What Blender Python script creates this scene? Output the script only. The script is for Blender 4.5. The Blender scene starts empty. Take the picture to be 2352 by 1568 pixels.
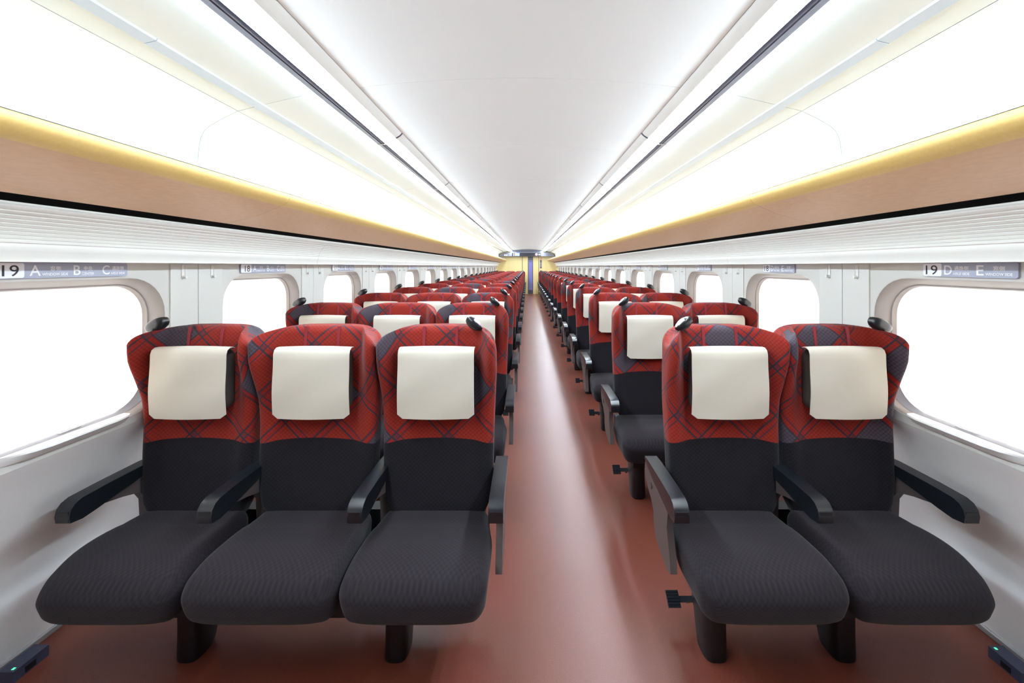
import bpy, bmesh, math, random
from mathutils import Vector, Matrix

# ------------------------------------------------------------------ set-up
F = 933.0                       # focal length in px for the 2352 px wide frame
H = 1.447                       # camera height
XC = -0.035                     # the car's centre line
PITCH = 1.04                    # seat pitch
NROW = 19
Y0, Y1 = -1.185, 21.0             # near and far end walls
PI = math.pi
col = bpy.context.scene.collection
R = random.Random(7)

# ------------------------------------------------------------------ materials
MATS = {}


def srgb(r, g, b):
    def f(c):
        c /= 255.0
        return c / 12.92 if c <= 0.04045 else ((c + 0.055) / 1.055) ** 2.4
    return (f(r), f(g), f(b), 1)


def mat(name, rgb=(200, 200, 200), rough=0.5, metal=0.0, emit=None, strength=0.0, spec=0.5, coat=0.0):
    m = bpy.data.materials.new(name)
    m.use_nodes = True
    p = m.node_tree.nodes['Principled BSDF']
    p.inputs['Base Color'].default_value = srgb(*rgb)
    p.inputs['Roughness'].default_value = rough
    p.inputs['Metallic'].default_value = metal
    p.inputs['Specular IOR Level'].default_value = spec
    p.inputs['Coat Weight'].default_value = coat
    if emit:
        p.inputs['Emission Color'].default_value = srgb(*emit)
        p.inputs['Emission Strength'].default_value = strength
    MATS[name] = m
    return m


class NT:
    """small helper for writing node trees"""
    def __init__(self, m):
        self.t = m.node_tree
        self.n = m.node_tree.nodes
        self.p = self.n.get('Principled BSDF')

    def new(self, kind, **kw):
        nd = self.n.new(kind)
        for k, v in kw.items():
            setattr(nd, k, v)
        return nd

    def link(self, a, b):
        self.t.links.new(a, b)

    def math(self, op, a, b=None, c=None):
        nd = self.n.new('ShaderNodeMath')
        nd.operation = op
        for i, v in enumerate((a, b, c)):
            if v is None:
                continue
            if isinstance(v, (int, float)):
                nd.inputs[i].default_value = v
            else:
                self.link(v, nd.inputs[i])
        return nd.outputs[0]

    def mix(self, fac, a, b):
        nd = self.n.new('ShaderNodeMix')
        nd.data_type = 'RGBA'
        if isinstance(fac, (int, float)):
            nd.inputs[0].default_value = fac
        else:
            self.link(fac, nd.inputs[0])
        for i, v in ((6, a), (7, b)):
            if isinstance(v, tuple):
                nd.inputs[i].default_value = v
            else:
                self.link(v, nd.inputs[i])
        return nd.outputs[2]


def noise_var(m, scale, amount, rgb2, bump=0.0, coord='Object', stretch=(1, 1, 1), detail=2):
    t = NT(m)
    tc = t.new('ShaderNodeTexCoord')
    mp = t.new('ShaderNodeMapping')
    mp.inputs['Scale'].default_value = stretch
    t.link(tc.outputs[coord], mp.inputs[0])
    nz = t.new('ShaderNodeTexNoise')
    nz.inputs['Scale'].default_value = scale
    nz.inputs['Detail'].default_value = detail
    t.link(mp.outputs[0], nz.inputs['Vector'])
    base = tuple(t.p.inputs['Base Color'].default_value)
    ramp = t.new('ShaderNodeMapRange')
    ramp.inputs['From Min'].default_value = 0.35
    ramp.inputs['From Max'].default_value = 0.65
    ramp.inputs['To Max'].default_value = amount
    t.link(nz.outputs['Fac'], ramp.inputs['Value'])
    t.link(t.mix(ramp.outputs[0], base, srgb(*rgb2)), t.p.inputs['Base Color'])
    if bump:
        b = t.new('ShaderNodeBump')
        b.inputs['Strength'].default_value = bump
        b.inputs['Distance'].default_value = 0.002
        t.link(nz.outputs['Fac'], b.inputs['Height'])
        t.link(b.outputs[0], t.p.inputs['Normal'])
    return m


mat('panel', (221, 221, 216), 0.45)
noise_var(MATS['panel'], 300, 0.25, (215, 215, 210), 0.04)
mat('rib_panel', (243, 243, 238), 0.45)
mat('panel_low', (252, 253, 253), 0.5)
noise_var(MATS['panel_low'], 300, 0.3, (249, 250, 250), 0.05)
mat('ceiling', (241, 243, 243), 0.6)
mat('ceiling_side', (218, 229, 231), 0.45)
mat('seam', (70, 68, 66), 0.8)
mat('window_bezel', (160, 153, 148), 0.5)
mat('cover_white', (238, 237, 232), 0.5)
mat('diffuser', (255, 255, 255), 0.5, emit=(225, 243, 255), strength=14.0)
mat('diffuser_dim', (255, 255, 255), 0.5, emit=(224, 243, 255), strength=3.0)
mat('rail_metal', (126, 138, 166), 0.34, 0.85)
mat('rail_dark', (95, 98, 112), 0.3, 0.8)
mat('strip_pale', (186, 204, 222), 0.2, coat=0.3)
mat('lip_strip', (112, 134, 162), 0.25, coat=0.3)
mat('rack_edge_lit', (240, 204, 128), 0.42, spec=0.6)  # lit tone of the tan rack on its rolled edge, put into the colour
noise_var(MATS['rack_edge_lit'], 120, 0.35, (228, 190, 112), 0.05)
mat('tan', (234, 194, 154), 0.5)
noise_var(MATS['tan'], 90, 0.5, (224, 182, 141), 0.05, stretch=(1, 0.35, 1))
mat('gap_shadow', (6, 6, 7), 0.9, spec=0.1)
mat('black_plastic', (20, 23, 28), 0.28, spec=0.6)
mat('black_satin', (34, 37, 43), 0.33, spec=0.6)
mat('leg_dark', (12, 13, 18), 0.4)
mat('taupe', (84, 74, 73), 0.42)
mat('frame_dark', (18, 18, 20), 0.6)
mat('handle_sheen', (190, 160, 172), 0.22)  # pinkish reflection on top of the aisle grips, painted in as colour
mat('cover_cream', (192, 184, 170), 0.75)
noise_var(MATS['cover_cream'], 500, 0.3, (183, 173, 158), 0.06)
mat('pillow', (58, 53, 48), 0.7)
mat('strap', (128, 20, 34), 0.7)
mat('baseboard', (158, 156, 158), 0.35, 0.2)
mat('sign_grey', (172, 178, 198), 0.4)
mat('sign_white', (246, 247, 252), 0.4)
mat('sign_ink', (46, 42, 58), 0.5)
mat('hook', (232, 231, 226), 0.3)
mat('sill', (232, 231, 230), 0.3)
mat('shade_bar', (118, 118, 128), 0.4)
mat('yellow_panel', (226, 204, 144), 0.4)
noise_var(MATS['yellow_panel'], 60, 0.4, (220, 197, 134), 0.0, stretch=(1, 1, 0.3))
mat('yellow_line', (150, 120, 60), 0.6)
mat('header_grey', (118, 118, 132), 0.4)
mat('header_dark', (84, 84, 100), 0.4)
mat('door_frame', (84, 76, 84), 0.4)
mat('door_glass', (124, 120, 176), 0.15)
mat('led_black', (30, 28, 40), 0.25)
mat('led_white', (220, 230, 255), 0.5, emit=(225, 235, 255), strength=0.4)
mat('led_blue', (90, 150, 240), 0.5, emit=(110, 170, 250), strength=0.22)
mat('icon_white', (245, 240, 240), 0.5)
mat('icon_red', (220, 70, 66), 0.5)
mat('outlet_navy', (60, 64, 86), 0.35)
mat('socket_black', (4, 4, 5), 0.6)
mat('led_green', (80, 255, 160), 0.4, emit=(70, 250, 150), strength=0.4)
mat('wall_near', (120, 116, 110), 0.6)
mat('hull', (60, 60, 62), 0.9)
mat('glass_outer', (255, 255, 255), 0.0)


def make_special():
    # thin window glass
    m = MATS['glass_outer']
    t = NT(m)
    tr = t.new('ShaderNodeBsdfTransparent')
    gl = t.new('ShaderNodeBsdfGlossy')
    gl.inputs['Roughness'].default_value = 0.02
    mx = t.new('ShaderNodeMixShader')
    mx.inputs[0].default_value = 0.06
    t.link(tr.outputs[0], mx.inputs[1])
    t.link(gl.outputs[0], mx.inputs[2])
    t.link(mx.outputs[0], t.n['Material Output'].inputs[0])
    # window shade: thin backlit fabric with fine horizontal weave
    m = mat('shade', (245, 243, 240), 0.8)
    t = NT(m)
    tc = t.new('ShaderNodeTexCoord')
    mp = t.new('ShaderNodeMapping')
    mp.inputs['Scale'].default_value = (1, 6, 260)
    t.link(tc.outputs['Object'], mp.inputs[0])
    nz = t.new('ShaderNodeTexNoise')
    nz.inputs['Scale'].default_value = 1.0
    nz.inputs['Detail'].default_value = 3
    t.link(mp.outputs[0], nz.inputs['Vector'])
    mr = t.new('ShaderNodeMapRange')
    mr.inputs['From Min'].default_value = 0.3
    mr.inputs['From Max'].default_value = 0.7
    t.link(nz.outputs['Fac'], mr.inputs['Value'])
    c = t.mix(mr.outputs[0], srgb(244, 241, 237), srgb(252, 251, 250))
    di = t.new('ShaderNodeBsdfDiffuse')
    tl = t.new('ShaderNodeBsdfTranslucent')
    t.link(c, di.inputs['Color'])
    t.link(c, tl.inputs['Color'])
    mx = t.new('ShaderNodeMixShader')
    mx.inputs[0].default_value = 0.5
    t.link(di.outputs[0], mx.inputs[1])
    t.link(tl.outputs[0], mx.inputs[2])
    t.link(mx.outputs[0], t.n['Material Output'].inputs[0])
    # floor: brown red vinyl with fine speckles
    m = mat('floor', (150, 88, 72), 0.3, spec=0.5)
    t = NT(m)
    tc = t.new('ShaderNodeTexCoord')
    nz = t.new('ShaderNodeTexNoise')
    nz.inputs['Scale'].default_value = 420
    nz.inputs['Detail'].default_value = 2
    t.link(tc.outputs['Object'], nz.inputs['Vector'])
    mr = t.new('ShaderNodeMapRange')
    mr.inputs['From Min'].default_value = 0.4
    mr.inputs['From Max'].default_value = 0.75
    t.link(nz.outputs['Fac'], mr.inputs['Value'])
    t.link(t.mix(mr.outputs[0], srgb(100, 46, 33), srgb(127, 70, 55)), t.p.inputs['Base Color'])
    n2 = t.new('ShaderNodeTexNoise')
    n2.inputs['Scale'].default_value = 3.0
    t.link(tc.outputs['Object'], n2.inputs['Vector'])
    m2 = t.new('ShaderNodeMapRange')
    m2.inputs['To Min'].default_value = 0.33
    m2.inputs['To Max'].default_value = 0.38
    t.link(n2.outputs['Fac'], m2.inputs['Value'])
    t.link(m2.outputs[0], t.p.inputs['Roughness'])
    b = t.new('ShaderNodeBump')
    b.inputs['Strength'].default_value = 0.12
    b.inputs['Distance'].default_value = 0.001
    t.link(nz.outputs['Fac'], b.inputs['Height'])
    t.link(b.outputs[0], t.p.inputs['Normal'])

    def weave(t, u, v, size):
        w1 = t.math('SINE', t.math('MULTIPLY', u, 2 * PI / (size * 1.12)))
        w2 = t.math('SINE', t.math('MULTIPLY', v, 2 * PI / size))
        w = t.math('MULTIPLY', w1, w2)
        return t.math('MULTIPLY_ADD', w, 0.5, 0.5)

    # charcoal seat fabric
    m = mat('charcoal', (58, 53, 60), 0.9, spec=0.2)
    t = NT(m)
    uv = t.new('ShaderNodeUVMap', uv_map='UVMap')
    sx = t.new('ShaderNodeSeparateXYZ')
    t.link(uv.outputs[0], sx.inputs[0])
    w = weave(t, sx.outputs[0], sx.outputs[1], 0.016)
    t.link(t.mix(w, srgb(28, 23, 27), srgb(38, 32, 37)), t.p.inputs['Base Color'])
    t.p.inputs['Sheen Weight'].default_value = 0.08
    t.p.inputs['Sheen Roughness'].default_value = 0.5
    b = t.new('ShaderNodeBump')
    b.inputs['Strength'].default_value = 0.1
    b.inputs['Distance'].default_value = 0.0012
    t.link(w, b.inputs['Height'])
    t.link(b.outputs[0], t.p.inputs['Normal'])

    # red tartan above, charcoal below
    m = mat('tartan', (170, 40, 34), 0.85, spec=0.2)
    t = NT(m)
    uv = t.new('ShaderNodeUVMap', uv_map='UVMap')
    sx = t.new('ShaderNodeSeparateXYZ')
    t.link(uv.outputs[0], sx.inputs[0])
    u, v = sx.outputs[0], sx.outputs[1]
    oi = t.new('ShaderNodeObjectInfo')
    rnd = oi.outputs['Random']
    uo = t.math('MULTIPLY_ADD', rnd, 7.31, u)
    vo = t.math('MULTIPLY_ADD', rnd, 3.77, v)
    S = 0.148
    a = t.math('DIVIDE', t.math('MULTIPLY_ADD', uo, 0.70, t.math('MULTIPLY', vo, 0.74)), S)
    c = t.math('DIVIDE', t.math('MULTIPLY_ADD', uo, 0.70, t.math('MULTIPLY', vo, -0.74)), S)

    def stripes(x):
        fx = t.math('FRACT', x)
        # two thin dark lines each side of the cell boundary
        d1 = t.math('ABSOLUTE', t.math('SUBTRACT', fx, 0.075))
        d2 = t.math('ABSOLUTE', t.math('SUBTRACT', fx, 0.915))
        l1 = t.math('LESS_THAN', d1, 0.014)
        l2 = t.math('LESS_THAN', d2, 0.023)
        mid = t.math('GREATER_THAN', t.math('ABSOLUTE', t.math('SUBTRACT', fx, 0.495)), 0.42)
        return t.math('MAXIMUM', l1, l2), mid, fx
    la, ma, fa = stripes(a)
    lc, mc, fc = stripes(c)
    lines = t.math('MAXIMUM', la, lc)
    band = t.math('MAXIMUM', ma, mc)
    cell = t.new('ShaderNodeCombineXYZ')
    t.link(t.math('FLOOR', a), cell.inputs[0])
    t.link(t.math('FLOOR', c), cell.inputs[1])
    wn = t.new('ShaderNodeTexWhiteNoise', noise_dimensions='2D')
    t.link(cell.outputs[0], wn.inputs['Vector'])
    patch = t.math('LESS_THAN', wn.outputs['Value'], 0.22)
    patch = t.math('MULTIPLY', patch, t.math('SUBTRACT', 1.0, band))
    cross = t.math('MULTIPLY', ma, mc)
    dark = t.math('MAXIMUM', lines, t.math('MULTIPLY', cross, 0.55))
    w = weave(t, u, v, 0.016)
    red = t.mix(w, srgb(116, 25, 16), srgb(136, 38, 24))
    red2 = t.mix(t.math('MULTIPLY', band, 0.4), red, srgb(130, 24, 26))
    grey = t.mix(w, srgb(58, 50, 58), srgb(76, 67, 76))
    top = t.mix(dark, t.mix(patch, red2, grey), srgb(52, 41, 50))
    low = t.mix(w, srgb(17, 14, 19), srgb(28, 24, 30))
    lim = t.math('SUBTRACT', 0.754, t.math('MULTIPLY', t.math('MINIMUM', t.math('MULTIPLY', u, u), 0.06), 0.42))
    below = t.math('LESS_THAN', v, lim)
    t.link(t.mix(below, top, low), t.p.inputs['Base Color'])
    t.p.inputs['Sheen Weight'].default_value = 0.08
    t.p.inputs['Sheen Roughness'].default_value = 0.5
    b = t.new('ShaderNodeBump')
    b.inputs['Strength'].default_value = 0.3
    b.inputs['Distance'].default_value = 0.0015
    t.link(w, b.inputs['Height'])
    t.link(b.outputs[0], t.p.inputs['Normal'])


make_special()

# ------------------------------------------------------------------ mesh helpers


def finish(name, bm, m, parent=None, smooth=False, loc=None, angle=None):
    me = bpy.data.meshes.new(name)
    bmesh.ops.recalc_face_normals(bm, faces=bm.faces)
    bm.to_mesh(me)
    bm.free()
    for k in (m if isinstance(m, (list, tuple)) else [m]):
        me.materials.append(MATS[k])
    if smooth:
        me.polygons.foreach_set('use_smooth', [True] * len(me.polygons))
        if angle:
            me.set_sharp_from_angle(angle=math.radians(angle))
    o = bpy.data.objects.new(name, me)
    col.objects.link(o)
    if parent is not None:
        o.parent = parent
    if loc:
        o.location = loc
    return o


def tag(o, label=None, cat=None, group=None, kind=None):
    if label:
        o['label'] = label
    if cat:
        o['category'] = cat
    if group:
        o['group'] = group
    if kind:
        o['kind'] = kind
    return o


def empty(name, loc=(0, 0, 0)):
    o = bpy.data.objects.new(name, None)
    o.empty_display_size = 0.1
    col.objects.link(o)
    o.location = loc
    return o


def children(o):
    return KIDS.get(o.name, [])


KIDS = {}


def index_children():
    KIDS.clear()
    for o in bpy.data.objects:
        if o.parent is not None:
            KIDS.setdefault(o.parent.name, []).append(o)


def copy_tree(o, parent=None):
    c = o.copy()
    col.objects.link(c)
    c.parent = parent
    for ch in children(o):
        copy_tree(ch, c)
    return c


def box(bm, x0, x1, y0, y1, z0, z1, mi=0):
    vs = [bm.verts.new(p) for p in ((x0, y0, z0), (x1, y0, z0), (x1, y1, z0), (x0, y1, z0),
                                    (x0, y0, z1), (x1, y0, z1), (x1, y1, z1), (x0, y1, z1))]
    fs = []
    for q in ((0, 3, 2, 1), (4, 5, 6, 7), (0, 1, 5, 4), (1, 2, 6, 5), (2, 3, 7, 6), (3, 0, 4, 7)):
        f = bm.faces.new([vs[i] for i in q])
        f.material_index = mi
        fs.append(f)
    return vs


def bevel_all(bm, r, seg=2, angle=40):
    es = [e for e in bm.edges if len(e.link_faces) == 2 and e.calc_face_angle(0) > math.radians(angle)]
    bmesh.ops.bevel(bm, geom=es, offset=r, segments=seg, profile=0.5, affect='EDGES', clamp_overlap=True)


def extrude_y(bm, prof, y0, y1, closed=True, mi=0):
    """profile: list of (x, z); swept along y."""
    a = [bm.verts.new((x, y0, z)) for x, z in prof]
    b = [bm.verts.new((x, y1, z)) for x, z in prof]
    n = len(prof)
    for i in range(n if closed else n - 1):
        j = (i + 1) % n
        f = bm.faces.new((a[i], a[j], b[j], b[i]))
        f.material_index = mi
    if closed:
        for lst in (a, b[::-1]):
            f = bm.faces.new(lst)
            f.material_index = mi


def extrude_x(bm, prof, x0, x1, mi=0):
    """profile: list of (y, z); a slab from x0 to x1."""
    a = [bm.verts.new((x0, y, z)) for y, z in prof]
    b = [bm.verts.new((x1, y, z)) for y, z in prof]
    n = len(prof)
    for i in range(n):
        j = (i + 1) % n
        bm.faces.new((a[i], a[j], b[j], b[i])).material_index = mi
    bm.faces.new(a).material_index = mi
    bm.faces.new(b[::-1]).material_index = mi


def loft(bm, rings, caps=True):
    vr = [[bm.verts.new(p) for p in r] for r in rings]
    n = len(vr[0])
    for k in range(len(vr) - 1):
        for i in range(n):
            j = (i + 1) % n
            bm.faces.new((vr[k][i], vr[k][j], vr[k + 1][j], vr[k + 1][i]))
    if caps:
        bm.faces.new(vr[0][::-1])
        bm.faces.new(vr[-1])
    return vr


def smoothstep(a, b, x):
    t = max(0.0, min(1.0, (x - a) / (b - a)))
    return t * t * (3 - 2 * t)


def lerp_tab(tab, z):
    if z <= tab[0][0]:
        return tab[0][1]
    for (a, va), (b, vb) in zip(tab, tab[1:]):
        if z <= b:
            t = (z - a) / (b - a)
            return va + (vb - va) * t
    return tab[-1][1]


# ------------------------------------------------------------------ seats
# local frame of a seat unit: x from the car's own x, y with 0 at the near face of the legs
YL = 1.48


def backrest_bm(hw):
    """closed cushion: front with forward wings beside the head, arched top. y grows to the back."""
    bm = bmesh.new()
    uvl = bm.loops.layers.uv.new('UVMap')
    N = 64
    wtab = [(0.43, 0.74), (0.49, 0.87), (0.58, 0.94), (0.80, 0.955), (0.92, 0.975), (1.02, 1.0), (1.20, 1.0)]
    ftab = [(0.43, 1.615), (0.50, 1.618), (0.60, 1.632), (0.75, 1.648), (0.90, 1.668), (1.05, 1.678), (1.20, 1.70)]
    wing = [(0.43, 0.004), (0.60, 0.014), (0.80, 0.026), (0.90, 0.042), (1.0, 0.080), (1.08, 0.118), (1.14, 0.130), (1.18, 0.118), (1.20, 0.10)]
    ZB, ZTOP = 0.435, 1.198

    def ztop(u):
        u = min(abs(u), 1.0)
        return ZTOP - 0.072 + 0.072 * (max(0.0, 1 - u ** 4.2)) ** 0.40

    def ring(k):
        s, inset = k
        pts, meta = [], []
        for i in range(N):
            a = 2 * PI * i / N - PI / 2
            ca, sa = math.cos(a), math.sin(a)
            ex = 0.37
            ux = math.copysign(abs(ca) ** ex, ca)
            uy = math.copysign(abs(sa) ** ex, sa)
            zt = ztop(ux)
            z = ZB + (zt - 0.03 - ZB) * s if s <= 1 else zt - 0.03 + 0.03 * math.sin((s - 1) * PI / 2)
            zz = ZB + (ZTOP - ZB) * min(1, s)
            w = hw * lerp_tab(wtab, z)
            f = lerp_tab(ftab, z)
            th = 0.125 - 0.025 * smoothstep(0.9, 1.2, z)
            wd = lerp_tab(wing, z)
            if s > 1:
                g = math.cos((s - 1) * PI / 2)
                yin = (1 - g) * 0.032
            else:
                yin = 0
            yf = f - wd * smoothstep(0.60, 0.92, abs(ux)) - 0.006 * (1 - ux * ux)
            yb = f + th - 0.02 * ux * ux
            yf += yin
            yb -= yin
            y = (yf + yb) / 2 + uy * (yb - yf) / 2
            hd = smoothstep(0.82, 1.02, z)
            x = ux * (w - yin * 0.55) * (1 - (0.03 + 0.03 * (uy > 0)) * uy * (0.35 + 0.65 * hd))
            pts.append((x, y - YL, z))
        return pts
    ks = [(i / 22, 0) for i in range(23)] + [(1 + i / 5, 0) for i in range(1, 6)]
    # rounded bottom edge
    r0 = ring((0, 0))
    rings = []
    cx, cy = 0, sum(p[1] for p in r0) / N
    rings.append([(cx + (p[0] - cx) * 0.90, cy + (p[1] - cy) * 0.72, p[2] - 0.012) for p in r0])
    rings += [ring(k) for k in ks]
    vr = loft(bm, rings)
    # uv: arc length round from the front centre, height up
    uvs = {}
    for r in vr:
        n = len(r)
        acc = 0
        us = [0.0]
        for i in range(n):
            acc += (r[(i + 1) % n].co - r[i].co).length
            us.append(acc)
        tot = acc
        for i, vtx in enumerate(r):
            uvs[vtx] = (us[i] if us[i] <= tot / 2 else us[i] - tot, vtx.co.z)
    ref = vr[12]
    for ring_i, r in enumerate(vr):
        if ring_i > 23:
            for i, vtx in enumerate(r):
                prev = uvs[vr[ring_i - 1][i]]
                uvs[vtx] = (prev[0], prev[1] + (vtx.co - vr[ring_i - 1][i].co).length)
    for f in bm.faces:
        us = [uvs[l.vert] for l in f.loops]
        big = max(q[0] for q in us) - min(q[0] for q in us) > 0.5
        for l in f.loops:
            q = uvs[l.vert]
            l[uvl].uv = (q[0] + (1.3 if big and q[0] < 0 else 0), q[1])
    return bm


def soft_box_bm(x0, x1, y0, y1, z0, z1, r, n=10, fn=None):
    """box with rounded edges of radius (rx, ry, rz), free deformation fn(x, y, z) and uv from top/front position."""
    bm = bmesh.new()
    uvl = bm.loops.layers.uv.new('UVMap')
    cx, cy, cz = (x0 + x1) / 2, (y0 + y1) / 2, (z0 + z1) / 2
    hx, hy, hz = (x1 - x0) / 2, (y1 - y0) / 2, (z1 - z0) / 2
    rx, ry, rz = r

    def samples(h, rr):
        inner = h - rr
        out = []
        ns = 5
        for i in range(ns + 1):
            out.append(-h + rr * (1 - math.cos(PI / 2 * i / ns)) if False else -h + rr * i / ns)
        m = max(2, n)
        for i in range(1, m):
            out.append(-inner + 2 * inner * i / m)
        for i in range(ns + 1):
            out.append(inner + rr * i / ns)
        return out
    X, Y, Z = samples(hx, rx), samples(hy, ry), samples(hz, rz)
    grid = {}

    def V(i, j, k):
        key = (i, j, k)
        if key in grid:
            return grid[key]
        p = (X[i], Y[j], Z[k])
        e = []
        for c, h, rr in zip(p, (hx, hy, hz), (rx, ry, rz)):
            inn = h - rr
            e.append(max(0.0, abs(c) - inn) / rr * (1 if c >= 0 else -1))
        # cube to sphere mapping of the excess vector
        m = max(abs(q) for q in e)
        ln = math.sqrt(sum(q * q for q in e))
        s = m / ln if ln > 1e-9 else 0
        q = [p0 if abs(p0) <= (h - rr) else math.copysign(h - rr, p0) for p0, h, rr in zip(p, (hx, hy, hz), (rx, ry, rz))]
        q = [a + ee * s * rr for a, ee, rr in zip(q, e, (rx, ry, rz))]
        P = (q[0] + cx, q[1] + cy, q[2] + cz)
        if fn:
            P = fn(*P)
        grid[key] = bm.verts.new(P)
        return grid[key]
    a, b, c = len(X) - 1, len(Y) - 1, len(Z) - 1
    for i in range(a):
        for j in range(b):
            bm.faces.new((V(i, j, 0), V(i, j + 1, 0), V(i + 1, j + 1, 0), V(i + 1, j, 0)))
            bm.faces.new((V(i, j, c), V(i + 1, j, c), V(i + 1, j + 1, c), V(i, j + 1, c)))
    for i in range(a):
        for k in range(c):
            bm.faces.new((V(i, 0, k), V(i + 1, 0, k), V(i + 1, 0, k + 1), V(i, 0, k + 1)))
            bm.faces.new((V(i, b, k), V(i, b, k + 1), V(i + 1, b, k + 1), V(i + 1, b, k)))
    for j in range(b):
        for k in range(c):
            bm.faces.new((V(0, j, k), V(0, j, k + 1), V(0, j + 1, k + 1), V(0, j + 1, k)))
            bm.faces.new((V(a, j, k), V(a, j + 1, k), V(a, j + 1, k + 1), V(a, j, k + 1)))
    for f in bm.faces:
        nx = abs(f.normal.x) if f.normal.length else 0
        f.normal_update()
        nx = abs(f.normal.x)
        for l in f.loops:
            p = l.vert.co
            # side faces: y,z ; others: x, y - z
            if nx > 0.8:
                l[uvl].uv = (p.y, p.z)
            else:
                l[uvl].uv = (p.x, p.y * 1.0 - p.z)
    return bm


def cushion_bm(hw, outer=0):
    def fn(x, y, z):
        u = x / hw
        yy = y + YL
        x = x * (1 - 0.09 * smoothstep(1.47, 1.62, yy))       # narrower between the armrests
        top = smoothstep(0.36, 0.455, z)
        z += top * (0.010 * (1 - abs(u) ** 4) + 0.010 * smoothstep(1.60, 1.36, yy))
        nose = max(0.0, (1.375 - yy) / 0.147)
        z -= top * 0.036 * nose ** 2.2                          # rolled front edge
        z -= 0.003 * top * math.exp(-((yy - 1.535) / 0.006) ** 2)
        low = 1 - smoothstep(0.32, 0.43, z)
        y += 0.020 * low * smoothstep(1.36, 1.23, yy)           # tucks under
        y += 0.026 * abs(u) ** 5 * smoothstep(1.42, 1.23, yy)
        if u * outer > 0:
            x *= 1 - 0.20 * smoothstep(1.46, 1.23, yy) * abs(u) ** 2
        x *= 1 - 0.035 * low
        return x, y, z
    return soft_box_bm(-hw, hw, 1.228 - YL, 1.66 - YL, 0.318, 0.468, (0.040, 0.050, 0.050), n=14, fn=fn)


def pillow_bm():
    def fn(x, y, z):
        y += 0.018 * (x / 0.145) ** 2 * -0.3
        return x, y, z
    return soft_box_bm(-0.144, 0.144, 1.612 - YL, 1.678 - YL, 0.875, 1.115, (0.02, 0.03, 0.035), n=4, fn=fn)


def cover_bm():
    """cloth hung over the pillow: thin folded sheet with clipped lower corners."""
    path = [(1.648, 1.1165), (1.640, 1.1205), (1.622, 1.121), (1.608, 1.113), (1.6015, 1.098)]
    nlow = 10
    for i in range(1, nlow + 1):
        t = i / nlow
        path.append((1.6015 - 0.004 * math.sin(t * PI) - 0.004 * t, 1.098 - t * 0.250))
    bm = bmesh.new()
    uvl = bm.loops.layers.uv.new('UVMap')
    M = 14
    hw = 0.150
    outer, inner = [], []
    for k, (y, z) in enumerate(path):
        ro, ri = [], []
        if k == 0:
            ty, tz = path[1][0] - y, path[1][1] - z
        elif k == len(path) - 1:
            ty, tz = y - path[k - 1][0], z - path[k - 1][1]
        else:
            ty, tz = path[k + 1][0] - path[k - 1][0], path[k + 1][1] - path[k - 1][1]
        l = math.hypot(ty, tz)
        ny, nz = tz / l, -ty / l        # away from the pillow
        for i in range(M + 1):
            u = -1 + 2 * i / M
            w = hw
            zz = z
            if k == len(path) - 1 and abs(u) > 0.93:
                zz = z + 0.016
            if k == len(path) - 2 and False:
                pass
            ripple = 0.0016 * math.sin(3.2 * u + 0.8 * k) * min(1, k / 6)
            bow = 0.010 * (1 - u * u) * min(1, k / 5)
            x = u * w * (1 + 0.012 * min(1, max(0, k - 5) / 10))
            zt = 0.004 * (1 - u * u) if k < 6 else 0
            ro.append(bm.verts.new((x, y - YL - bow + ripple + ny * 0.0012, zz + zt + nz * 0.0012)))
            ri.append(bm.verts.new((x, y - YL - bow + ripple - ny * 0.0012, zz + zt - nz * 0.0012)))
        outer.append(ro)
        inner.append(ri)
    K = len(path)
    for k in range(K - 1):
        for i in range(M):
            bm.faces.new((outer[k][i], outer[k][i + 1], outer[k + 1][i + 1], outer[k + 1][i]))
            bm.faces.new((inner[k][i], inner[k + 1][i], inner[k + 1][i + 1], inner[k][i + 1]))
        for i in (0, M):
            bm.faces.new((outer[k][i], outer[k + 1][i], inner[k + 1][i], inner[k][i]))
    for k in (0, K - 1):
        for i in range(M):
            bm.faces.new((outer[k][i], inner[k][i], inner[k][i + 1], outer[k][i + 1]))
    return bm


def strap_bm():
    bm = bmesh.new()
    box(bm, -0.006, 0.006, 0, 0.006, 0, 0.085)
    return bm


def handle_bm(s):
    """faceted lozenge grip on the shoulder of the backrest; s = side it leans to."""
    bm = bmesh.new()
    rings = []
    # stations along the long axis (local a): half-height, half-depth
    st = [(-0.050, 0.004, 0.006), (-0.047, 0.011, 0.014), (-0.034, 0.017, 0.021), (-0.010, 0.021, 0.026), (0.014, 0.020, 0.025),
          (0.034, 0.015, 0.020), (0.048, 0.009, 0.013), (0.055, 0.003, 0.005)]
    tilt = math.radians(-33)
    for a, hh, hd in st:
        r = []
        for i in range(20):
            t = 2 * PI * i / 20
            ct, sn = math.cos(t), math.sin(t)
            dy = math.copysign(abs(ct) ** 0.62, ct) * hd
            dz = math.copysign(abs(sn) ** 0.62, sn) * hh * (1.1 if sn > 0 else 1.45)
            x = a * math.cos(tilt) - dz * math.sin(tilt)
            z = a * math.sin(tilt) + dz * math.cos(tilt)
            r.append((s * x, dy, z))
        rings.append(r)
    loft(bm, rings)
    bm.normal_update()
    bmesh.ops.recalc_face_normals(bm, faces=bm.faces)
    for f in bm.faces:
        c = f.calc_center_median()
        nrm = f.normal
        ax = math.cos(tilt) * s * c.x + math.sin(tilt) * c.z
        up = -math.sin(tilt) * s * nrm.x + math.cos(tilt) * nrm.z
        if up > 0.72 and -0.010 < ax < 0.047 :
            f.material_index = 1
    # short foot that fixes it to the seat
    box(bm, -0.016, 0.016, -0.008, 0.012, -0.026, -0.004)
    return bm


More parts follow.
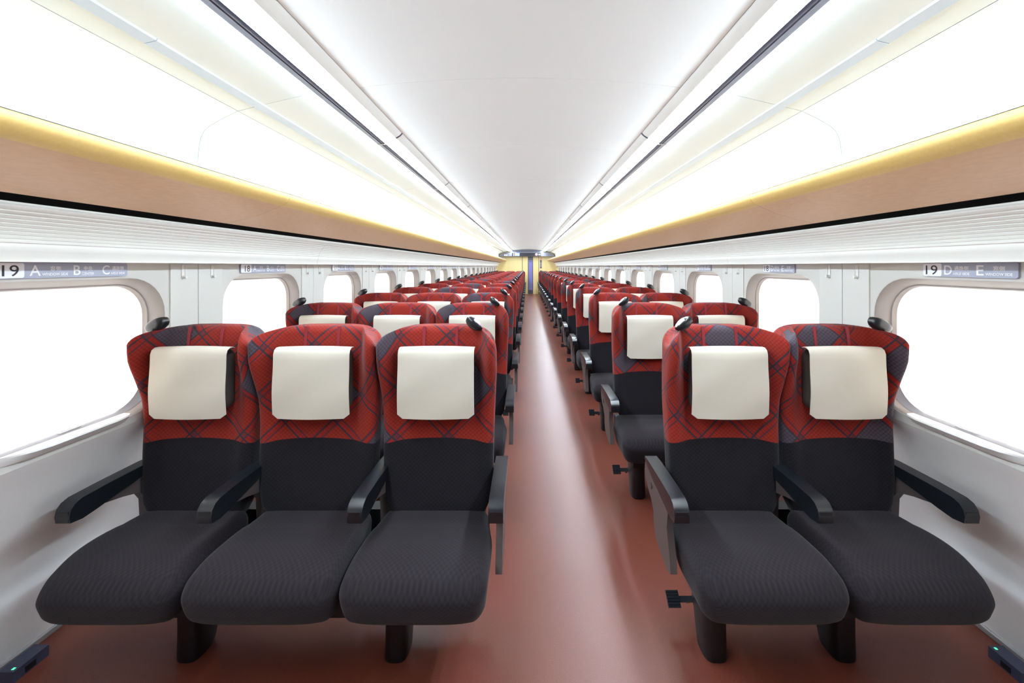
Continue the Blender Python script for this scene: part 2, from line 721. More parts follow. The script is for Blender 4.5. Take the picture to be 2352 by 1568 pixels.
PAD = [(1.372, 0.578), (1.369, 0.600), (1.374, 0.622), (1.388, 0.637), (1.410, 0.645), (1.50, 0.648), (1.66, 0.648), (1.72, 0.644),
       (1.72, 0.632), (1.66, 0.612), (1.60, 0.600), (1.53, 0.590), (1.46, 0.578), (1.41, 0.572)]


def pad_bm():
    bm = bmesh.new()
    extrude_x(bm, [(y - YL, z) for y, z in PAD], -0.0255, 0.0255)
    bevel_all(bm, 0.007, 3, 50)
    # recessed joint line of the end cap
    vs = box(bm, -0.020, 0.020, 1.3700 - YL, 1.3745 - YL, 0.581, 0.616)
    return bm


def bracket_bm():
    bm = bmesh.new()
    pr = [(1.47, 0.582), (1.54, 0.588), (1.62, 0.604), (1.70, 0.634), (1.75, 0.636), (1.76, 0.58), (1.73, 0.52), (1.72, 0.40), (1.66, 0.40),
          (1.655, 0.50), (1.63, 0.540), (1.56, 0.562)]
    extrude_x(bm, [(y - YL, z) for y, z in pr], -0.016, 0.016)
    bevel_all(bm, 0.004, 2, 50)
    return bm


def side_panel_bm(s):
    bm = bmesh.new()
    pr = [(1.43, 0.590), (1.50, 0.600), (1.62, 0.636), (1.70, 0.645), (1.735, 0.625), (1.745, 0.59), (1.735, 0.555), (1.70, 0.522),
          (1.655, 0.500), (1.625, 0.47), (1.618, 0.42), (1.60, 0.385), (1.54, 0.362), (1.46, 0.352), (1.43, 0.362), (1.435, 0.40), (1.47, 0.50), (1.46, 0.555)]
    extrude_x(bm, [(y - YL, z) for y, z in pr], -0.012, 0.012)
    bevel_all(bm, 0.004, 2, 50)
    # the round pivot cover
    m = Matrix.Translation((s * 0.013, 1.655 - YL, 0.555)) @ Matrix.Rotation(PI / 2, 4, 'Y')
    bmesh.ops.create_cone(bm, cap_ends=True, segments=20, radius1=0.014, radius2=0.012, depth=0.006, matrix=m)
    return bm


def leg_bm():
    bm = bmesh.new()
    rings = []
    for z, y0, y1, hw in ((0.0, 0.000, 0.110, 0.043), (0.008, -0.003, 0.115, 0.045), (0.10, -0.004, 0.155, 0.044), (0.20, -0.008, 0.215, 0.043),
                          (0.28, -0.014, 0.275, 0.043), (0.33, -0.02, 0.300, 0.044)):
        r = []
        cy, hy = (y0 + y1) / 2, (y1 - y0) / 2
        for i in range(28):
            t = 2 * PI * i / 28
            c, s = math.cos(t), math.sin(t)
            r.append((math.copysign(abs(c) ** 0.6, c) * hw, cy + math.copysign(abs(s) ** 0.75, s) * hy, z))
        rings.append(r)
    loft(bm, rings)
    return bm


def pedal_bm(s):
    bm = bmesh.new()
    # ribbed tread that sticks out to the aisle, on a short arm
    M = Matrix.Rotation(math.radians(-18), 4, 'X')
    n0 = len(bm.verts)
    box(bm, 0.0, 0.050, -0.028, 0.028, -0.004, 0.004)
    for i in range(6):
        y = -0.025 + i * 0.010
        box(bm, 0.001, 0.049, y - 0.0028, y + 0.0028, 0.004, 0.0075)
    box(bm, 0.046, 0.135, -0.010, 0.010, -0.012, 0.002)
    box(bm, 0.085, 0.098, -0.008, 0.008, -0.035, -0.008)
    bm.verts.ensure_lookup_table()
    for v in bm.verts:
        if s > 0:
            v.co.x = -v.co.x
    bmesh.ops.transform(bm, matrix=Matrix.Rotation(math.radians(42), 4, 'X'), verts=bm.verts)
    return bm


BACK = {}


def seat_unit(name, centres, arms, legs, aisle_sign, x_origin):
    """aisle_sign: +1 when the aisle lies to +x of the unit."""
    root = empty(name, (x_origin, YL, 0))

    def P(o, x, y=0, z=0):
        o.location = (x, y, z)
        return o
    for i, (cx, hwb, ccx, chw) in enumerate(centres):
        x = cx - x_origin
        b = P(finish('backrest', backrest_bm(hwb), 'tartan', root, True), x)
        pil = finish('headrest_pillow', pillow_bm(), 'pillow', b, True)
        cov = finish('headrest_cover', cover_bm(), 'cover_cream', b, True, angle=50)
        cov['label'] = 'cream cloth headrest cover'
        for sx in (-0.068, 0.068):
            st = finish('strap', strap_bm(), 'strap', b)
            st.location = (sx, 1.6795 - YL, 1.112)
            st.rotation_euler.x = math.radians(-7.5)
        aisle_seat = (i == len(centres) - 1) if aisle_sign > 0 else (i == 0)
        window_seat = (i == 0) if aisle_sign > 0 else (i == len(centres) - 1)
        if aisle_seat or window_seat:
            s = aisle_sign if aisle_seat else -aisle_sign
            off = (0.142 if s > 0 else 0.156) if aisle_seat else 0.188
            h = finish('grab_handle', handle_bm(s), ['black_plastic', 'handle_sheen' if aisle_seat else 'black_plastic'], b, True, angle=60)
            h.location = (s * off, 1.672 - YL, 1.212 if aisle_seat else 1.208)
            h.scale = (0.72, 0.9, 0.82) if aisle_seat else (0.88, 1.0, 0.95)
            if window_seat:
                h.rotation_euler.y = s * math.radians(8) * -1
        P(finish('seat_cushion', cushion_bm(chw, -aisle_sign if window_seat else 0), 'charcoal', root, True), ccx - x_origin)
    for ax in arms:
        a = P(finish('armrest', pad_bm(), 'black_plastic', root, True, angle=35), ax - x_origin)
        if (ax == arms[-1] and aisle_sign > 0) or (ax == arms[0] and aisle_sign < 0):
            P(finish('side_panel', side_panel_bm(aisle_sign), 'taupe', root, True, angle=35), ax - x_origin + aisle_sign * 0.006)
        else:
            P(finish('arm_bracket', bracket_bm(), 'taupe', root, True, angle=35), ax - x_origin)
    for lx in legs:
        P(finish('leg', leg_bm(), 'leg_dark', root, True, angle=50), lx - x_origin)
    bm = bmesh.new()
    xa, xb = min(c[2] - c[3] for c in centres) + 0.05, max(c[2] + c[3] for c in centres) - 0.05
    box(bm, xa - x_origin + 0.04, xb - x_origin - 0.04, 1.40 - YL, 1.76 - YL, 0.235, 0.330)  # frame box enlarged and lowered to darken the floor under the seats
    box(bm, xa - x_origin, xb - x_origin, 1.70 - YL, 1.76 - YL, 0.335, 0.43)
    bevel_all(bm, 0.008, 2)
    finish('seat_frame', bm, 'frame_dark', root)
    bm = bmesh.new()
    lx = legs[-1] if aisle_sign > 0 else legs[0]
    cxm = lx - aisle_sign * 0.12 - x_origin
    box(bm, cxm - 0.05, cxm + 0.05, 1.56 - YL, 1.74 - YL, 0.17, 0.27)  # box added below the cushions to block light and deepen the dark
    bevel_all(bm, 0.006, 2)
    finish('underseat_blocker', bm, 'frame_dark', root)
    p = finish('foot_pedal', pedal_bm(aisle_sign), 'black_satin', root)
    edge = (arms[-1] - 0.085 + 0.02 if aisle_sign > 0 else 0.560)
    p.location = (edge - x_origin, 1.635 - YL, 0.108)
    return root


ORD = ['', 'front', 'second', 'third', 'fourth', 'fifth', 'sixth', 'seventh', 'eighth', 'ninth', 'tenth', 'eleventh', 'twelfth', 'thirteenth',
       'fourteenth', 'fifteenth', 'sixteenth', 'seventeenth', 'eighteenth', 'nineteenth']


def row_phrase(i):
    if i == 0:
        return 'in the front row'
    if i == NROW - 1:
        return 'in the last row, by the end wall'
    return 'in the %s row from the front' % ORD[i + 1]


triple = seat_unit('triple_seat',
                   [(-1.338, 0.235, -1.335, 0.2355), (-0.853, 0.248, -0.846, 0.2455), (-0.362, 0.235, -0.364, 0.2345)],
                   [-1.570, -1.092, -0.585, -0.108], [-1.252, -0.487], +1, -0.85)
double = seat_unit('double_seat',
                   [(0.797, 0.235, 0.779, 0.2345), (1.262, 0.235, 1.257, 0.239)],
                   [0.521, 1.007, 1.4996], [0.695, 1.169], -1, 1.02)
index_children()
for i in range(NROW):
    for proto, n, side in ((triple, 'three', 'triple'), (double, 'two', 'double')):
        o = proto if i == 0 else copy_tree(proto)
        o.location = (proto.location.x, YL + i * PITCH, 0)
        extra = {0: 'with red tartan headrest backs, charcoal cushions and bare floor before it', 1: 'in red tartan and charcoal, right behind the foremost'}.get(i)
        if i == 0:
            lab = 'whole %s-seat unit in red tartan and charcoal, frontmost, footspace open before it' % n
        else:
            lab = '%s-seat unit, red tartan over charcoal, %s' % (n, row_phrase(i))
        tag(o, lab, 'train seat', '%s-seat units in rows along the aisle' % n)

# ------------------------------------------------------------------ car body
SEC = [Y0]
y = 1.831 - 2 * 2.08
while y < Y1 - 0.3:
    if y > Y0 + 0.05:
        SEC.append(y)
    y += 2.08
SEC.append(Y1)


def world(s, pts, dz=0.0):
    return [(XC + s * h, H + z + dz) for h, z in pts]


# floor
bm = bmesh.new()
box(bm, XC - 2.0, XC + 2.0, Y0 - 0.1, Y1 + 0.1, -0.05, 0.0)
tag(finish('floor', bm, 'floor'), 'brown red speckled vinyl floor of the train car', kind='structure')

# central ceiling with arched panels
ceil_root = empty('ceiling', (XC, 0, H + 0.8))
tag(ceil_root, 'arched pale grey ceiling over the aisle', kind='structure')
CE = [(-0.724 + 1.448 * i / 16) for i in range(17)]


def arch(x):
    return 0.805 + 0.042 * (1 - (x / 0.724) ** 2)


def ceil_piece(y0, y1):
    bm = bmesh.new()
    prof = [(x, arch(x) - 0.8) for x in CE] + [(x, arch(x) - 0.8 + 0.006) for x in reversed(CE)]
    extrude_y(bm, prof, y0, y1)
    return finish('ceiling_panel', bm, 'ceiling', ceil_root, True, angle=30)


ys = [Y0]
y = 1.831 - 3 * 1.04
while y < Y1 - 0.3:
    if y > Y0 + 0.05:
        ys.append(y)
    y += 1.04
ys.append(Y1)
for a, b in zip(ys, ys[1:]):
    ceil_piece(a + 0.0016, b - 0.0016)
bm = bmesh.new()
prof = [(x * 1.04, arch(x) - 0.8 + 0.012) for x in CE]
prof += [(x, z + 0.03) for x, z in reversed(prof)]
extrude_y(bm, prof, Y0, Y1)
finish('ceiling_backing', bm, 'seam', ceil_root)

SIDE_PROF = [(0.90, 0.785), (0.958, 0.773), (1.15, 0.728), (1.27, 0.699), (1.335, 0.668), (1.398, 0.632), (1.424, 0.608), (1.438, 0.580), (1.447, 0.538), (1.452, 0.46), (1.455, 0.32)]
RIB = [(1.372, 0.172), (1.365, 0.167)]
for i in range(9):
    t0 = i / 9
    # ribs between (1.368,.163) and (1.440,.070)
    def rp(t):
        z = 0.163 - 0.098 * t
        return (1.367 + 0.074 * math.sin(t * PI / 2) ** 0.9, z)
    a = rp(t0)
    b = rp(t0 + 0.078)
    RIB += [a, b, (b[0] + 0.004, b[1] - 0.0008), (b[0] + 0.005, b[1] - 0.003)]
RIB += [(1.444, 0.055), (1.4475, 0.043), (1.453, 0.026), (1.454, 0.017), (1.450, 0.0125), (1.545, 0.0125), (1.56, 0.20), (1.38, 0.20)]

names = {-1: 'left', 1: 'right'}
sidewords = {-1: 'the three-seat side', 1: 'the two-seat side'}
for s in (-1, 1):
    nm = names[s]
    # outer shell that backs every panel above the windows
    wall = empty('wall_' + nm, (XC + s * 1.54, 0, 0))
    tag(wall, 'off-white panelled side wall on ' + sidewords[s], kind='structure')
    wx = wall.location.x

    def wpart(name, bm, m, smooth=False, angle=None, lab=None):
        o = finish(name, bm, m, None, smooth, angle=angle)
        o.parent = wall
        o.location = (-wx, 0, 0)
        if lab:
            o['label'] = lab
        return o
    # sloping side ceiling, in sections
    croot = empty('ceiling_side.%03d' % (1 if s < 0 else 2), (0, 0, 0))
    croot.name = 'ceiling_' + nm
    tag(croot, 'white curved side ceiling above the luggage rack on ' + sidewords[s], kind='structure')
    for a, b in zip(SEC, SEC[1:]):
        for seg in (SIDE_PROF[:4], SIDE_PROF[3:]):
            seg = list(seg)
            if seg[0][0] > 1.2:
                seg[0] = (1.2715, 0.6978)
            out = [(h + 0.004, z + 0.005) for h, z in reversed(seg)]
            bm = bmesh.new()
            extrude_y(bm, world(s, seg + out), a + 0.0017, b - 0.0017)
            finish('ceiling_panel', bm, 'ceiling_side', croot, True, angle=30)
    # raised pale strip in sections
    yy = 1.30 - 2 * 2.08
    while yy < Y1:
        a, b = max(Y0, yy + 0.0015), min(Y1, yy + 2.08 - 0.0015)
        if b > a:
            bm = bmesh.new()
            pr = [(1.150, 0.729), (1.153, 0.7215), (1.192, 0.712), (1.197, 0.7165), (1.197, 0.719)]
            extrude_y(bm, world(s, pr), a, b)
            o = finish('ceiling_strip', bm, 'strip_pale', croot, True, angle=30)
        yy += 2.08
    bm = bmesh.new()
    bk = [(0.70, 0.86), (0.90, 0.80)] + [(h + 0.012, z + 0.014) for h, z in SIDE_PROF[1:]] + [(1.47, 0.2)]
    bk2 = [(h + 0.03, z + 0.03) for h, z in reversed(bk)]
    extrude_y(bm, world(s, bk + bk2), Y0, Y1)
    finish('ceiling_backing', bm, 'seam', croot)

    # ribbed frieze above the windows, joints every 2.08 m
    yj = [Y0] + [q for q in [2.871 + 2.08 * k for k in range(-2, 10)] if Y0 + 0.1 < q < Y1 - 0.1] + [Y1]
    for a, b in zip(yj, yj[1:]):
        bm = bmesh.new()
        extrude_y(bm, world(s, RIB), a + 0.001, b - 0.001)
        wpart('ribbed_panel', bm, 'rib_panel', True, 30)
    bm = bmesh.new()
    extrude_y(bm, world(s, [(1.40, 0.164), (1.432, 0.13), (1.457, 0.075), (1.465, 0.04), (1.50, 0.04), (1.50, 0.175), (1.42, 0.175)]), Y0, Y1)
    wpart('panel_backing', bm, 'seam')
    # black strip standing in for the shadow in the slot between rack and frieze
    bm = bmesh.new()
    extrude_y(bm, world(s, [(1.334, 0.200), (1.42, 0.215), (1.42, 0.176), (1.376, 0.176)]), Y0, Y1)
    wpart('shadow_slot', bm, 'gap_shadow')
    bm = bmesh.new()
    extrude_y(bm, world(s, [(1.40, 0.16), (1.60, 0.16), (1.60, 0.36), (1.40, 0.36), (1.42, 0.20)]), Y0, Y1)
    wpart('rack_backing', bm, 'panel')

    # luggage rack sections
    secs = [(a, b) for a, b in zip(SEC, SEC[1:])]
    k = 0
    for a, b in secs:
        root = empty('luggage_rack', (XC + s * 1.2, a, H + 0.2))
        if b > 0.6:
            k += 1
        lastk = (b == Y1)
        lab = 'overhead luggage rack section with edge in its lit tone on %s, %s' % (
            sidewords[s], 'above the camera' if 0.6 >= b > -0.5 else 'by the near end wall' if b <= -0.5 else 'nearest in view' if k == 1 else 'meeting the yellow end wall' if lastk else ORD[k] + ' section from the front')
        tag(root, lab, 'luggage rack', 'overhead luggage rack sections on ' + sidewords[s])
        ox, oz = root.location.x, root.location.z

        def rp_(pts):
            return [(x - ox, z - oz) for x, z in world(s, pts)]
        L = b - a
        bm = bmesh.new()
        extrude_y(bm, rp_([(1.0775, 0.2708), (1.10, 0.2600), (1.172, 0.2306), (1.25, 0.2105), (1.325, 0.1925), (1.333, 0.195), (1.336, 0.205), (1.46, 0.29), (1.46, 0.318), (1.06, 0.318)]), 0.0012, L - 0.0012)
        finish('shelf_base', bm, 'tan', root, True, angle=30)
        bm = bmesh.new()
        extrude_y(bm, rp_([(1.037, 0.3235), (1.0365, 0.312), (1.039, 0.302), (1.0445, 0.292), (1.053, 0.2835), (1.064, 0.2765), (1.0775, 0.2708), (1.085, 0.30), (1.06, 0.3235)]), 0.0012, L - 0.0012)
        finish('rolled_edge', bm, 'rack_edge_lit', root, True, angle=40)
        bm = bmesh.new()
        extrude_y(bm, rp_([(1.044, 0.347), (1.0355, 0.3245), (1.052, 0.3245), (1.058, 0.347)]), 0.0012, L - 0.0012)
        finish('edge_strip', bm, 'lip_strip', root)['label'] = 'pale translucent-looking lip strip'
    # lights
    y = 1.02 - 1.447
    n = -1
    FIX = [(0.717, 0.805), (0.738, 0.790), (0.7645, 0.7745)]
    while y < Y1 - 0.3:
        a, b = y, min(y + 1.447, Y1 - 0.35)
        root = empty('ceiling_light', (XC + s * 0.85, a, H + 0.75))
        n += 1
        lab = 'long white ceiling light fixture, %s, on %s' % (
            'second behind the camera' if n == -1 else 'right above the camera' if n == 0 else 'frontmost in view' if n == 1 else 'last before the end wall' if b >= Y1 - 0.36 else ORD[n] + ' from the front', sidewords[s])
        tag(root, lab, 'ceiling light', 'ceiling light fixtures on ' + sidewords[s])
        ox, oz = root.location.x, root.location.z

        def rq(pts):
            return [(x - ox, z - oz) for x, z in world(s, pts)]
        L = b - a
        g = 0.004
        bm = bmesh.new()
        extrude_y(bm, rq([(0.726, 0.806), (0.738, 0.792), (0.765, 0.7745), (0.768, 0.78), (0.78, 0.815), (0.74, 0.815)]), g, L - g)
        finish('light_cover', bm, 'cover_white', root, True, angle=40)
        bm = bmesh.new()
        extrude_y(bm, rq([(0.7655, 0.7742), (0.78, 0.7645), (0.800, 0.752), (0.8255, 0.7425), (0.828, 0.75), (0.775, 0.785)]), g, L - g)
        finish('inner_diffuser', bm, 'diffuser', root, True, angle=40)
        bm = bmesh.new()
        extrude_y(bm, rq([(0.826, 0.7422), (0.832, 0.7385), (0.842, 0.7372), (0.846, 0.7415), (0.850, 0.7372), (0.856, 0.7385), (0.866, 0.7360), (0.876, 0.7385), (0.878, 0.746), (0.828, 0.75)]), g, L - g)
        finish('light_rail', bm, 'rail_metal', root, True, angle=40)
        bm = bmesh.new()
        extrude_y(bm, rq([(0.8785, 0.7410), (0.905, 0.7455), (0.935, 0.7570), (0.945, 0.7640), (0.940, 0.77), (0.88, 0.752)]), g, L - g)
        finish('outer_diffuser', bm, 'diffuser_dim', root, True, angle=40)
        bm = bmesh.new()
        extrude_y(bm, rq([(0.78, 0.785), (0.828, 0.752), (0.878, 0.752), (0.945, 0.772), (0.90, 0.80), (0.78, 0.815)]), 0.0, L)
        finish('light_housing', bm, 'rail_dark', root)
        bm = bmesh.new()
        extrude_y(bm, rq([(0.7245, 0.8045), (0.738, 0.790), (0.765, 0.7725), (0.768, 0.776), (0.742, 0.796), (0.73, 0.81)]), L - 0.010, L + 0.004)
        finish('end_cap', bm, 'rail_dark', root)
        bm = bmesh.new()
        extrude_y(bm, rq([(0.768, 0.7705), (0.800, 0.7495), (0.830, 0.7370), (0.876, 0.7340), (0.940, 0.757), (0.940, 0.765), (0.876, 0.75), (0.83, 0.75), (0.80, 0.758)]), L - 0.007, L + 0.001)
        finish('joint_cover', bm, 'cover_white', root)
        y += 1.447

    # window wall modules -------------------------------------------------
    NSEG = 12
    XW, XG = 1.540, 1.622

    def rrect(cy, cz, hy, hz, r, side_n=6, cn=8):
        pts = []
        for (sy, sz, a0) in ((1, 1, 0), (-1, 1, PI / 2), (-1, -1, PI), (1, -1, 3 * PI / 2)):
            for i in range(cn + 1):
                t = a0 + PI / 2 * i / cn
                pts.append((cy + sy * (hy - r) + r * math.cos(t), cz + sz * (hz - r) + r * math.sin(t)))
            # straight run to the next corner is added by interpolation
            nxt = {(1, 1): ((-1, 1), PI / 2), (-1, 1): ((-1, -1), PI), (-1, -1): ((1, -1), 3 * PI / 2), (1, -1): ((1, 1), 2 * PI)}[(sy, sz)]
            (ny, nz), a1 = nxt
            p = pts[-1]
            q = (cy + ny * (hy - r) + r * math.cos(a1), cz + nz * (hz - r) + r * math.sin(a1))
            for i in range(1, side_n):
                pts.append((p[0] + (q[0] - p[0]) * i / side_n, p[1] + (q[1] - p[1]) * i / side_n))
        return pts
    ZT, ZB = H + 0.014, H - 0.625
    nwin = 0
    for k in range(-2, 19):
        cy = 1.415 + k * PITCH
        y0m, y1m = cy - PITCH / 2, cy + PITCH / 2
        czm, hzm = (ZT + ZB) / 2, (ZT - ZB) / 2
        bm = bmesh.new()
        rings = [
            (XW, rrect(cy, czm, PITCH / 2, hzm, 0.0004)),
            (XW, rrect(cy, H - 0.3190, 0.362, 0.2765, 0.165)),
            (XW + 0.003, rrect(cy, H - 0.3195, 0.352, 0.2710, 0.155)),
            (XW + 0.012, rrect(cy, H - 0.3205, 0.346, 0.2665, 0.150)),
            (XW + 0.045, rrect(cy, H - 0.3275, 0.340, 0.2600, 0.140)),
            (XW + 0.060, rrect(cy, H - 0.3300, 0.337, 0.2570, 0.135)),
            (XW + 0.061, rrect(cy, H - 0.3310, 0.331, 0.2535, 0.128)),
            (XG - 0.006, rrect(cy, H - 0.3330, 0.329, 0.2520, 0.126)),
            (XG + 0.030, rrect(cy, H - 0.3330, 0.329, 0.2520, 0.126)),
        ]
        loft(bm, [[(XC + s * h, p, q) for p, q in pts] for h, pts in rings], caps=False)
        bm.faces.ensure_lookup_table()
        for f in bm.faces:
            if abs(f.calc_center_median().x - XC) > XW + 0.004:
                f.material_index = 1
        wpart('window_panel', bm, ['panel', 'window_bezel'], True, 28)
        # cover strips over the joints with coat hooks
        for d, nm2 in ((-0.3620, 0), (0.3620, 1)):
            pass
        for e0, e1 in ((y0m + 0.0016, y0m + 0.150), (y1m - 0.150, y1m - 0.0016)):
            bm = bmesh.new()
            xa, xb = sorted((XC + s * (XW - 0.006), XC + s * (XW + 0.002)))
            box(bm, xa, xb, e0, e1, ZB, H + 0.010)
            wpart('pillar_cover', bm, 'panel')
        bm = bmesh.new()
        xa, xb = sorted((XC + s * (XW - 0.001), XC + s * (XW + 0.001)))
        box(bm, xa, xb, y1m - 0.003, y1m + 0.003, ZB, H + 0.010)
        wpart('joint_line', bm, 'seam')
        for hy in (y0m + 0.085, y1m - 0.085):
            bm = bmesh.new()
            ring0 = rrect(hy, H - 0.026, 0.011, 0.034, 0.0105, 3, 4)
            ring1 = rrect(hy, H - 0.026, 0.0085, 0.0315, 0.0080, 3, 4)
            loft(bm, [[(XC + s * h, p, q) for p, q in r] for h, r in ((XW - 0.004, ring0), (XW - 0.009, ring0), (XW - 0.009, ring1), (XW - 0.0065, ring1))])
            m = Matrix.Translation((XC + s * (XW - 0.014), hy, H - 0.050)) @ Matrix.Rotation(PI / 2, 4, 'Y')
            bmesh.ops.create_cone(bm, cap_ends=True, segments=12, radius1=0.0065, radius2=0.0065, depth=0.016, matrix=m)
            wpart('coat_hook', bm, 'hook', True, 40)
        # window: glass, sill ledge
        nwin += 1
        wid = nwin if s < 0 else nwin + 21
        where = 'beside the frontmost seats' if k == 0 else 'nearer than the frontmost seats' if k < 0 else 'by the %s row' % ORD[k + 1] if k < 18 else 'by the last row'
        wo = empty('window_%d' % wid, (XC + s * 1.66, cy, H - 0.33))
        tag(wo, 'rounded train window on %s %s' % (sidewords[s], where), kind='structure')
        bm = bmesh.new()
        box(bm, -0.003, 0.003, -0.36, 0.36, -0.285, 0.285)
        finish('window_glass', bm, 'glass_outer', wo)
        # ledge
        bm = bmesh.new()
        ex = s * -1
        base = XC + s * (XW + 0.0) - wo.location.x
        tp, bt = -0.572 + 0.33, -0.602 + 0.33
        prof = [(-0.215, 0), (-0.195, 0.014), (-0.15, 0.040), (-0.11, 0.048), (0.11, 0.048), (0.15, 0.040), (0.165, 0.030), (0.168, 0)]
        top = [bm.verts.new((base + ex * d, yv, tp)) for yv, d in prof]
        mid = [bm.verts.new((base + ex * (d + (0.002 if d else 0)), yv, tp - 0.006)) for yv, d in prof]
        bot = [bm.verts.new((base + ex * d * 0.45, yv * 0.97, bt)) for yv, d in prof]
        for A, B in ((top, mid), (mid, bot)):
            for i in range(len(prof) - 1):
                bm.faces.new((A[i], A[i + 1], B[i + 1], B[i]))
        bm.faces.new(top[::-1])
        bm.faces.new(bot)
        bm.faces.new([top[0], mid[0], bot[0], bot[-1], mid[-1], top[-1]])
        bevel_all(bm, 0.003, 2, 30)
        finish('window_sill', bm, 'sill', wo, True, angle=35)
        # pulled-down shade
        sh = empty('window_shade', (XC + s * (XG - 0.001), cy, H - 0.33))
        tag(sh, 'white roller shade %s on %s' % (
            {0: 'in the window beside the frontmost seats', 18: 'in the window by the last row'}.get(k, 'over the window by the %s row' % ORD[k + 1] if k > 0 else 'over the %s window in front of the seats' % {-1: 'first', -2: 'second', -3: 'third'}.get(k)),
            sidewords[s]), 'window shade', 'pulled down window shades on ' + sidewords[s])
        bm = bmesh.new()
        box(bm, -0.0008, 0.0008, -0.350, 0.350, -0.249, 0.280)
        finish('shade_cloth', bm, 'shade', sh)
        bm = bmesh.new()
        ra = rrect(0, 0.0015, 0.3370, 0.2572, 0.136)
        rb = rrect(0, -0.0030, 0.3275, 0.2505, 0.1245)
        lay = []
        for dx, rg in ((-0.042, ra), (0.0, rb)):
            lay.append([(-s * -dx, p, q) for p, q in rg])
        idx = [i for i in range(len(ra)) if ra[i][1] < -0.165]
        idx.sort(key=lambda i: ra[i][0])
        A = [bm.verts.new(lay[0][i]) for i in idx]
        B = [bm.verts.new(lay[1][i]) for i in idx]
        for i in range(len(idx) - 1):
            bm.faces.new((A[i], A[i + 1], B[i + 1], B[i]))
        finish('pull_bar', bm, 'shade_bar', sh, True)
        bm = bmesh.new()
        n0 = 20
        rg0, rg1 = [], []
        for i in range(24):
            t = 2 * PI * i / 24
            c, sn = math.cos(t), math.sin(t)
            cy2 = 0.035 + (0.030 if c > 0 else -0.030) + 0.006 * c
            rg0.append((-s * (0.020 + 0.0065 * sn), cy2, 0))
            rg1.append((-s * (0.020 + 0.0040 * sn), cy2 - 0.002 * c, 0))
        loft(bm, [[(x, y_, z0) for x, y_, _ in r] for r, z0 in ((rg0, -0.256), (rg0, -0.2515), (rg1, -0.2505), (rg1, -0.2525))])
        finish('pull_tab', bm, 'sill', sh, True, angle=40)
    # closing piece at the near end
    # lower wall: curved with knee recess
    ztab = [(0.0, 1.848), (0.15, 1.815), (0.30, 1.775), (0.45, 1.727), (0.60, 1.668), (0.70, 1.620), (0.77, 1.578), (0.80, 1.555), (0.823, 1.540)]
    zs = [0.0, 0.02, 0.06, 0.12, 0.18, 0.22, 0.25, 0.27, 0.29, 0.31, 0.34, 0.38, 0.42, 0.45, 0.47, 0.49, 0.51, 0.53, 0.56, 0.60, 0.64, 0.68, 0.72, 0.76, 0.79, 0.81, 0.823]
    bm = bmesh.new()
    prev = None
    yk = Y0
    ylist = []
    k = -3
    while True:
        b0 = 0.98 + k * PITCH
        for off in (0.0, 0.03, 0.06, 0.09, 0.12, 0.2, 0.35, 0.5, 0.62, 0.68, 0.71, 0.74, 0.77, 0.80, 0.86, 0.95):
            yv = b0 + off
            if Y0 < yv < Y1:
                ylist.append((yv, off))
        if b0 > Y1:
            break
        k += 1
    ylist = [(Y0, 0.95)] + ylist + [(Y1, 0.95)]
    for yv, off in ylist:
        c = []
        for z in zs:
            h = lerp_tab(ztab, z)
            my = smoothstep(0.0, 0.12, off) * (1 - smoothstep(0.68, 0.80, off))
            mz = smoothstep(0.22, 0.34, z) * (1 - smoothstep(0.44, 0.54, z))
            c.append(bm.verts.new((XC + s * (h + 0.016 * my * mz), yv, z)))
        if prev:
            for i in range(len(zs) - 1):
                bm.faces.new((prev[i], prev[i + 1], c[i + 1], c[i]))
        prev = c
    wpart('lower_panel', bm, 'panel_low', True)
    # outer skin, dark, keeps daylight out except through the windows
    bm = bmesh.new()
    xo = XC + s * 2.02
    xi = XC + s * 1.99
    xa, xb = sorted((xo, xi))
    box(bm, xa, xb, Y0 - 0.1, Y1 + 0.1, -0.05, 0.80)
    xa, xb = sorted((XC + s * 1.63, xo))
    box(bm, xa, xb, Y0 - 0.1, Y1 + 0.1, 0.78, 0.80)
    xa, xb = sorted((XC + s * 1.562, XC + s * 1.64))
    box(bm, xa, xb, Y0 - 0.1, Y1 + 0.1, 0.812, 0.826)
    xa, xb = sorted((XC + s * 1.63, XC + s * 1.64))
    box(bm, xa, xb, Y0 - 0.1, Y1 + 0.1, 0.78, 0.826)
    xa, xb = sorted((XC + s * 1.50, XC + s * 1.70))
    box(bm, xa, xb, Y0 - 0.1, Y1 + 0.1, H + 0.015, H + 0.03)
    wpart('outer_skin', bm, 'hull')
    # baseboard
    bm = bmesh.new()
    extrude_y(bm, [(XC + s * h, z) for h, z in ((1.838, 0.0), (1.836, 0.004), (1.834, 0.022), (1.8375, 0.027), (1.845, 0.028), (1.852, 0.0))], Y0, Y1)
    o = finish('baseboard_' + nm, bm, 'baseboard')
    tag(o, 'thin grey metal skirting along the floor on ' + sidewords[s], kind='structure')

# hull roof keeps the sky out
bm = bmesh.new()
box(bm, XC - 1.75, XC + 1.75, Y0 - 0.1, Y1 + 0.1, H + 0.95, H + 0.98)
for s in (-1, 1):
    xa, xb = sorted((XC + s * 1.70, XC + s * 1.73))
    box(bm, xa, xb, Y0 - 0.1, Y1 + 0.1, H + 0.015, H + 0.95)
tag(finish('roof', bm, 'hull'), 'outer roof shell of the train car', kind='structure')

# near end wall behind the camera
bm = bmesh.new()
box(bm, XC - 2.0, XC + 2.0, Y0 - 0.1, Y0, 0, H + 1.0)
tag(finish('wall_back', bm, 'wall_near'), 'plain end wall behind the camera', kind='structure')

# ------------------------------------------------------------------ signs


